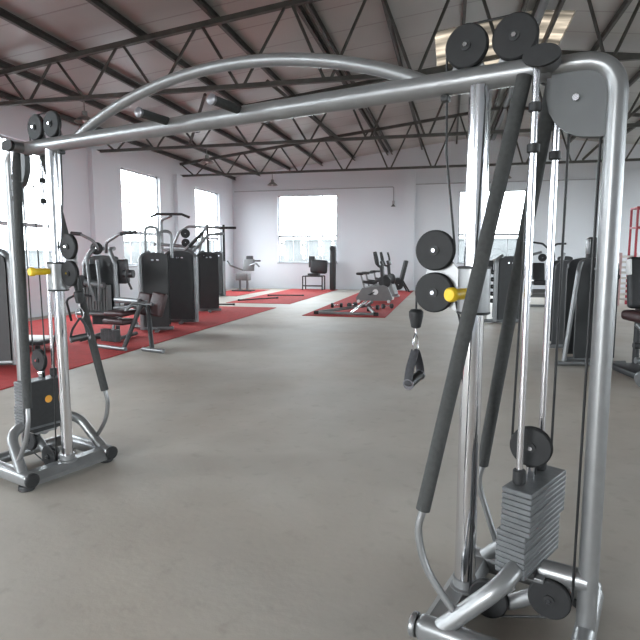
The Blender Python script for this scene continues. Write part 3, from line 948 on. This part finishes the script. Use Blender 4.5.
tubes(r, 'seat_frame', [[(0, 0.0, 0.05), (-0.75, 0.0, 0.06), (-0.75, 0.6, 0.06)], [(-0.75, 0.2, 0.06), (-0.75, 0.2, 0.52)], [(-0.75, 0.45, 0.06), (-0.75, 0.5, 0.95), (-1.1, 0.15, 1.32)]], 0.035, SILVER_BG, 0.08)

r = machine((-8.35, 19.2), 12, 'slim grey weight tower against the left wall near the far corner', 'weight_tower')
weight_tower(r, 0.34, 0.4, 1.66, posts=(1, 1))
tubes(r, 'mast', [[(0.1, 0.0, 1.5), (0.1, 0.0, 2.3)]], 0.03, SILVER_BG)

r = machine((-8.55, 22.2), 0, 'small grey press machine on the red carpet in the far corner', 'press_machine')
pad(r, 'seat', (0.0, 0, 0.62), (0.55, 0.45, 0.3), None, BIKEGREY)
pad(r, 'backrest', (0.22, 0.1, 1.12), (0.5, 0.12, 0.5), (-10, 0, 0), BIKEGREY)
pad(r, 'headrest', (0.25, 0.14, 1.42), (0.3, 0.1, 0.18), None)
tubes(r, 'press_arms', [[(0.0, 0, 0.9), (-0.5, -0.2, 1.1), (-0.62, -0.2, 1.3)], [(0.3, 0, 1.1), (0.65, -0.2, 1.2), (0.8, -0.2, 1.05)]], 0.035, SILVER_BG, 0.1)
grip(r, (0.55, -0.2, 1.3), (0.85, -0.2, 1.3), 0.035)
tubes(r, 'leg', [[(-0.15, 0, 0.05), (-0.15, 0, 0.5)]], 0.05, SILVER_BG)
tubes(r, 'leg', [[(0.18, 0, 0.05), (0.18, 0, 0.5)]], 0.05, SILVER_BG)
MB().box((0, 0, 0.04), (0.9, 0.5, 0.05), None, 0.02).build('base_frame', UPHOL, r)

# weight rack by the back window
r = machine((-5.28, 23.75), 0, 'dark bench with bulky arm pad and tall post below back window', 'preacher_bench')
pad(r, 'arm_pad', (-0.30, -0.1, 1.05), (0.76, 0.26, 0.62), (0, 4, 0), UPHOL, 0.11)
pad(r, 'headrest', (-0.62, -0.05, 1.25), (0.28, 0.18, 0.5), None)
for x in (-1.0, -0.12):
    for y in (-0.25, 0.25):
        MB().tube([(x, y, 0.0), (x, y, 0.62)], 0.03, 10).build('leg', SHROUD, r)
tubes(r, 'frame', [[(-1.0, -0.25, 0.62), (-0.12, -0.25, 0.62)], [(-1.0, 0.25, 0.62), (-0.12, 0.25, 0.62)], [(-1.0, -0.25, 0.2), (-0.12, -0.25, 0.2)], [(-0.6, 0, 0.62), (-0.4, 0, 1.0)]], 0.03, SHROUD)
pad(r, 'seat', (-0.55, 0, 0.70), (0.5, 0.4, 0.1), None)
MB().box((0.30, 0, 0.93), (0.26, 0.26, 1.86), None, 0.08, 3).build('post', SHROUD, r)
MB().lathe([(0.0, -0.13), (0.12, -0.13), (0.12, 0.13), (0.0, 0.13)], (0.30, 0, 1.83), (0, 1, 0), 22).build('post_cap', UPHOL, r)
tubes(r, 'side_lever', [[(0.3, -0.1, 1.2), (0.5, -0.1, 1.25)]], 0.025, UPHOL)

# exercise bikes on the middle carpet ---------------------------------------
def bike(loc, rz, label):
    r = tag(empty('exercise_bike', (loc[0], loc[1], 0.012), rz), label, 'exercise bike')
    pr = [(-0.55, 0.06), (0.55, 0.06), (0.60, 0.14), (0.44, 0.50), (0.30, 0.56), (-0.38, 0.46), (-0.58, 0.14)]
    MB().prism(pr, (0, 0, 0), (1, 0, 0), (0, 0, 1), 0.22).build('body_shroud', BIKEGREY, r)
    for x in (-0.48, 0.48):
        f = MB().box((x, 0, 0.035), (0.10, 0.55, 0.06), None, 0.02).build('stabiliser', SILVER_BG, r)
        for y in (-0.27, 0.27):
            MB().lathe([(0.0, -0.02), (0.05, -0.02), (0.05, 0.02), (0.0, 0.02)], (x, y, 0.05), (0, 1, 0), 16).build('end_cap', BIKEWHITE, f)
    MB().tube([(-0.30, 0, 0.45), (-0.42, 0, 0.88)], 0.032, 12).build('seat_post', SILVER_BG, r)
    MB().lathe([(0.0, 0.0), (0.11, 0.01), (0.14, 0.05), (0.11, 0.09), (0.0, 0.10)], (-0.46, 0, 0.87), seg=20).box((-0.26, 0, 0.93), (0.22, 0.08, 0.07), None, 0.03).build('saddle', UPHOL, r)
    MB().tube([(0.30, 0, 0.5), (0.22, 0, 1.18)], 0.06, 12).build('front_post', UPHOL, r)
    MB().box((0.24, 0, 1.25), (0.08, 0.2, 0.16), (0, -25, 0), 0.02).build('console', UPHOL, r)
    for s in (-1, 1):
        MB().tube(smooth_path([(0.22, s * 0.03, 1.12), (0.12, s * 0.2, 1.2), (0.08, s * 0.24, 1.4), (0.02, s * 0.22, 1.62)], 5), 0.036, 10).build('handlebar', RUBBER, r)
        MB().tube([(0.02, s * 0.11, 0.34), (0.02 + s * 0.14, s * 0.14, 0.26)], 0.02, 10).box((0.02 + s * 0.14, s * 0.2, 0.26), (0.1, 0.09, 0.03), None, 0.01).build('pedal', RUBBER, r)
    MB().lathe([(0.0, -0.05), (0.17, -0.05), (0.20, -0.03), (0.20, 0.03), (0.17, 0.05), (0.0, 0.05)], (0.34, 0, 0.66), (0, 1, 0), 28).build('flywheel', RUBBER, r)
    MB().tube([(-0.36, 0, 0.66), (0.0, 0, 0.62), (0.26, 0, 0.80)], 0.05, 12).build('top_tube', UPHOL, r)
    MB().lathe([(0.0, -0.125), (0.09, -0.125), (0.09, 0.125), (0.0, 0.125)], (0.05, 0, 0.34), (0, 1, 0), 22).build('crank_cover', BIKEWHITE, r)
    return r
bike((-2.36, 17.75), 4, 'grey exercise bike standing nearest on the middle red carpet')
bike((-2.42, 18.85), 40, 'grey exercise bike turned away behind the nearest bike')
bike((-2.35, 20.2), -30, 'grey exercise bike farthest back on the middle carpet')

# incline bench behind them
r = machine((-2.05, 23.3), 20, 'black incline bench behind the bikes at the back wall', 'incline_bench')
pad(r, 'backrest', (0.18, 0, 0.85), (0.14, 0.3, 0.95), (0, 14, 0))
pad(r, 'seat', (-0.22, 0, 0.5), (0.45, 0.35, 0.14), (0, -10, 0))
for y in (-0.2, 0.2):
    MB().tube([(-0.35, y, 0.0), (-0.15, y * 0.6, 0.5)], 0.035, 10).build('leg', UPHOL, r)
    MB().tube([(0.4, y, 0.0), (0.12, y * 0.6, 0.5)], 0.035, 10).build('leg', UPHOL, r)
disc(r, (-0.1, -0.25, 0.32), (0, 1, 0), 0.22)
disc(r, (-0.1, 0.25, 0.32), (0, 1, 0), 0.22)
MB().tube([(-0.1, -0.3, 0.32), (-0.1, 0.3, 0.32)], 0.02, 10).build('axle', CHROME, r)

# loose silver frame and odds and ends lying on the carpet
r = tag(empty('machine_frame', (-2.5, 14.15, 0.012), 0), 'loose silver triangular frame lying at the front of middle red carpet', 'frame')
tubes(r, 'frame_tube', [[(-0.75, -0.45, 0.05), (0.7, -0.55, 0.05)]], 0.032, SILVER_BG)
tubes(r, 'frame_tube', [[(-0.75, -0.40, 0.06), (0.35, 0.55, 0.16), (0.55, 0.1, 0.3)]], 0.04, SILVER_BG, 0.1)
tubes(r, 'frame_tube', [[(0.7, -0.5, 0.06), (0.4, 0.5, 0.12)]], 0.04, SILVER_BG)
tubes(r, 'frame_tube', [[(0.1, -0.48, 0.06), (0.35, 0.45, 0.28)]], 0.03, CHROME)
for x, y in ((-0.8, -0.45), (0.75, -0.55), (0.42, 0.58)):
    MB().lathe([(0.0, -0.06), (0.045, -0.06), (0.045, 0.06), (0.0, 0.06)], (x, y, 0.05), (1, 0, 0), 14).build('end_cap', RUBBER, r)
def dumbbell(loc, rz, label):
    r = tag(empty('dumbbell', (loc[0], loc[1], 0.012), rz), label, 'dumbbell', 'dumbbells on the middle carpet')
    MB().tube([(-0.1, 0, 0.07), (0.1, 0, 0.07)], 0.017, 10).build('bar', CHROME, r)
    for s in (-1, 1):
        MB().lathe([(0.0, -0.04), (0.06, -0.04), (0.07, -0.03), (0.07, 0.03), (0.06, 0.04), (0.0, 0.04)], (s * 0.13, 0, 0.07), (1, 0, 0), 16).build('weight_head', RUBBER, r)
dumbbell((-3.15, 15.6), 10, 'small black dumbbell on the carpet left of the others')
dumbbell((-2.75, 15.9), 60, 'small black dumbbell between bikes and the loose silver frame')
dumbbell((-2.05, 15.3), -15, 'small black dumbbell just behind the loose silver frame')
dumbbell((-1.7, 15.7), 30, 'small black dumbbell near the right edge of middle carpet')
def bar(loc, rz, ln, label, m=UPHOL):
    o = MB().tube([(-ln / 2, 0, 0), (ln / 2, 0, 0)], 0.022, 12).lathe([(0.03, -0.03), (0.03, 0.03)], (-ln / 2, 0, 0), (1, 0, 0), 14).lathe([(0.03, -0.03), (0.03, 0.03)], (ln / 2, 0, 0), (1, 0, 0), 14).build('barbell_bar', m)
    o.location = (loc[0], loc[1], 0.03 + loc[2]); o.rotation_euler = (0, 0, R(rz))
    tag(o, label, 'bar')
bar((-6.35, 17.9, 0.012), 55, 1.6, 'dark bar lying on near edge of the left back carpet')
bar((-5.95, 19.8, 0.012), 12, 1.3, 'dark bar lying farther back on the left back carpet')
bar((-6.9, 15.75, 0.0), 5, 1.0, 'dark bar on bare floor at end of the long left carpet')

# right group ---------------------------------------------------------------
r = machine((1.27, 13.1), 14, 'dark weight tower with silver frame standing below the right window', 'weight_tower')
weight_tower(r, 0.50, 0.40, 1.50, posts=(1, 0))
tubes(r, 'side_frame', [[(-0.45, 0.1, 0.05), (-0.45, 0.1, 1.2), (-0.38, 0.1, 1.36), (-0.2, 0.1, 1.40)]], 0.045, CREAM, 0.1)
pad(r, 'chest_pad', (-0.42, 0.0, 1.28), (0.16, 0.16, 0.24), None)
for k in range(5):
    disc(r, (-0.36, -0.08, 0.5 + 0.16 * k), (0, 1, 0), 0.05)
tubes(r, 'base_tube', [[(-0.7, -0.1, 0.05), (0.3, -0.1, 0.05)]], 0.04, SILVER_BG)

r = machine((2.55, 17.6), 0, 'black seated row machine with raised bar between the right-hand towers', 'rowing_machine')
pad(r, 'backrest', (0.05, 0.1, 1.0), (0.34, 0.14, 0.6), (-15, 0, 0))
pad(r, 'seat', (0.1, -0.2, 0.72), (0.5, 0.45, 0.14), None)
pad(r, 'footplate', (0.1, -0.5, 0.45), (0.6, 0.3, 0.1), (20, 0, 0), BIKEGREY)
tubes(r, 'frame', [[(-0.3, 0, 0.05), (-0.3, 0, 1.5), (0.1, 0, 1.62)], [(0.45, 0, 0.05), (0.45, 0, 1.55), (0.3, 0, 1.75)], [(-0.35, -0.45, 0.05), (0.5, -0.45, 0.05)], [(-0.3, 0.05, 0.3), (0.45, 0.05, 0.3)]], 0.04, SILVER_BG, 0.1)
tubes(r, 'raised_bar', [[(-0.28, -0.1, 1.92), (0.1, -0.1, 1.86), (0.3, 0, 1.7)], [(0.3, 0, 1.7), (0.5, -0.1, 1.85), (0.75, -0.1, 1.86)]], 0.03, RUBBER, 0.06)
disc(r, (0.12, -0.05, 1.45), (0, 1, 0), 0.12)
MB().prism(arch_profile(0.42, 1.4, 0.06), (0.75, 0.1, 0.1), (1, 0, 0), (0, 0, 1), 0.3).build('rear_shroud', SHROUD, r)

r = machine((1.85, 9.55), 14, 'left one of the paired dark weight towers behind the right tower', 'weight_tower')
weight_tower(r, 0.56, 0.34, 1.44, posts=(0, 0), led=False)
disc(r, (0.02, -0.19, 1.28), (0, 1, 0), 0.09)
tubes(r, 'rear_arm', [[(0.0, 0.3, 0.05), (0.0, 0.35, 1.2), (0.1, 0.4, 1.55)]], 0.03, SILVER_BG, 0.1)

r = machine((1.93, 8.35), 14, 'right one of the paired dark weight towers, with slanting silver strut', 'weight_tower')
weight_tower(r, 0.56, 0.36, 1.48, posts=(0, 0), led=True)
tubes(r, 'strut', [[(-0.44, -0.22, 0.04), (-0.30, -0.22, 1.30), (-0.24, -0.15, 1.42), (0.0, -0.12, 1.46)]], 0.03, SILVER_BG, 0.1)
tubes(r, 'base_tube', [[(-0.55, -0.22, 0.04), (0.4, -0.24, 0.04)]], 0.035, SILVER_BG)
disc(r, (0.14, -0.215, 1.36), (0, 1, 0), 0.07)
disc(r, (0.22, -0.215, 1.22), (0, 1, 0), 0.05)
hp = pad(r, 'headrest', (0.26, 0.55, 1.60), (0.17, 0.12, 0.36), None, UPHOL, 0.055)
MB().box((0.17, 0.50, 1.64), (0.03, 0.1, 0.22), None, 0.01).build('pad_rim', SILVER_BG, hp)
tubes(r, 'headrest_post', [[(0.24, 0.62, 0.05), (0.24, 0.6, 1.5)], [(0.24, 0.1, 0.05), (0.24, 0.65, 0.05)]], 0.035, SILVER_BG)

r = machine((2.42, 7.55), 10, 'black seated leg machine cut by the right picture edge', 'leg_press_machine')
bp = pad(r, 'backrest', (0.02, 0.25, 1.16), (0.36, 0.12, 0.66), (-8, 0, 0), UPHOL, 0.05)
MB().box((-0.17, 0.22, 1.36), (0.03, 0.1, 0.2), (-8, 0, 0), 0.01).build('pad_rim', BIKEWHITE, bp)
pad(r, 'seat', (0.0, -0.05, 0.76), (0.52, 0.5, 0.13), None, MAROON, 0.05)
tubes(r, 'frame', [[(0.05, 0.35, 0.05), (0.05, 0.35, 0.9), (0.05, 0.3, 1.3)], [(0.0, -0.05, 0.06), (0.0, -0.05, 0.7)], [(-0.26, -0.2, 0.42), (0.5, -0.2, 0.42)]], 0.04, UPHOL, 0.1)
tubes(r, 'linkage', [[(-0.22, -0.15, 0.68), (-0.12, -0.22, 0.55), (0.15, -0.22, 0.52)], [(0.0, -0.24, 0.62), (0.05, -0.24, 0.30)]], 0.03, SILVER_BG, 0.06)
disc(r, (-0.12, -0.24, 0.55), (0, 1, 0), 0.07)
MB().tube([(-0.24, -0.22, 0.24), (0.55, -0.24, 0.24)], 0.04, 14).build('foot_bar', SILVER_BG, r)
MB().box((0.15, 0.05, 0.06), (0.85, 0.7, 0.08), None, 0.02).build('base_frame', UPHOL, r)
r = tag(empty('dumbbell', (2.28, 6.9, 0.0), 40), 'silver dumbbell tilted on the floor at the right picture edge', 'dumbbell')
MB().tube([(-0.10, 0, 0.11), (0.10, 0, 0.15)], 0.02, 12).build('bar', CHROME, r)
for s in (-1, 1):
    h = MB().lathe([(0.0, -0.045), (0.085, -0.045), (0.10, -0.03), (0.10, 0.03), (0.085, 0.045), (0.0, 0.045)], (s * 0.13, 0, 0.13 + s * 0.022), (1, 0, 0.18), 20).build('weight_head', SILVER_BG, r)

# red rack by the right end of the back wall
r = tag(empty('storage_rack', (6.0, 18.6, 0), 0), 'tall red steel rack with barred upper cage at right picture edge', 'rack')
for x in (-0.62, 0.62):
    for y in (-0.3, 0.3):
        MB().box((x, y, 1.48), (0.06, 0.06, 2.96), None, 0.006, 1).build('post', REDPAINT, r)
m = MB()
for z in (1.36, 2.35, 2.93):
    for y in (-0.3, 0.3):
        m.box((0, y, z), (1.24, 0.05, 0.05))
    for x in (-0.62, 0.62):
        m.box((x, 0, z), (0.05, 0.6, 0.05))
m.build('rail', REDPAINT, r, False)
for k in range(1, 8):
    MB().tube([(-0.62 + 0.155 * k, -0.3, 1.36), (-0.62 + 0.155 * k, -0.3, 2.93)], 0.018, 8).build('cage_bar', REDPAINT, r)
r = tag(empty('wall_bars', (5.22, 18.4, 0), 0), 'faded pink ladder of wall bars standing left of the red rack', 'wall bars')
for x in (-0.2, 0.2):
    MB().box((x, 0, 0.8), (0.06, 0.10, 1.6), None, 0.008, 1).build('post', PINK, r)
for k in range(9):
    MB().box((0, 0, 0.2 + k * 0.16), (0.38, 0.06, 0.07), None, 0.015, 2).build('rung', CREAM, r)
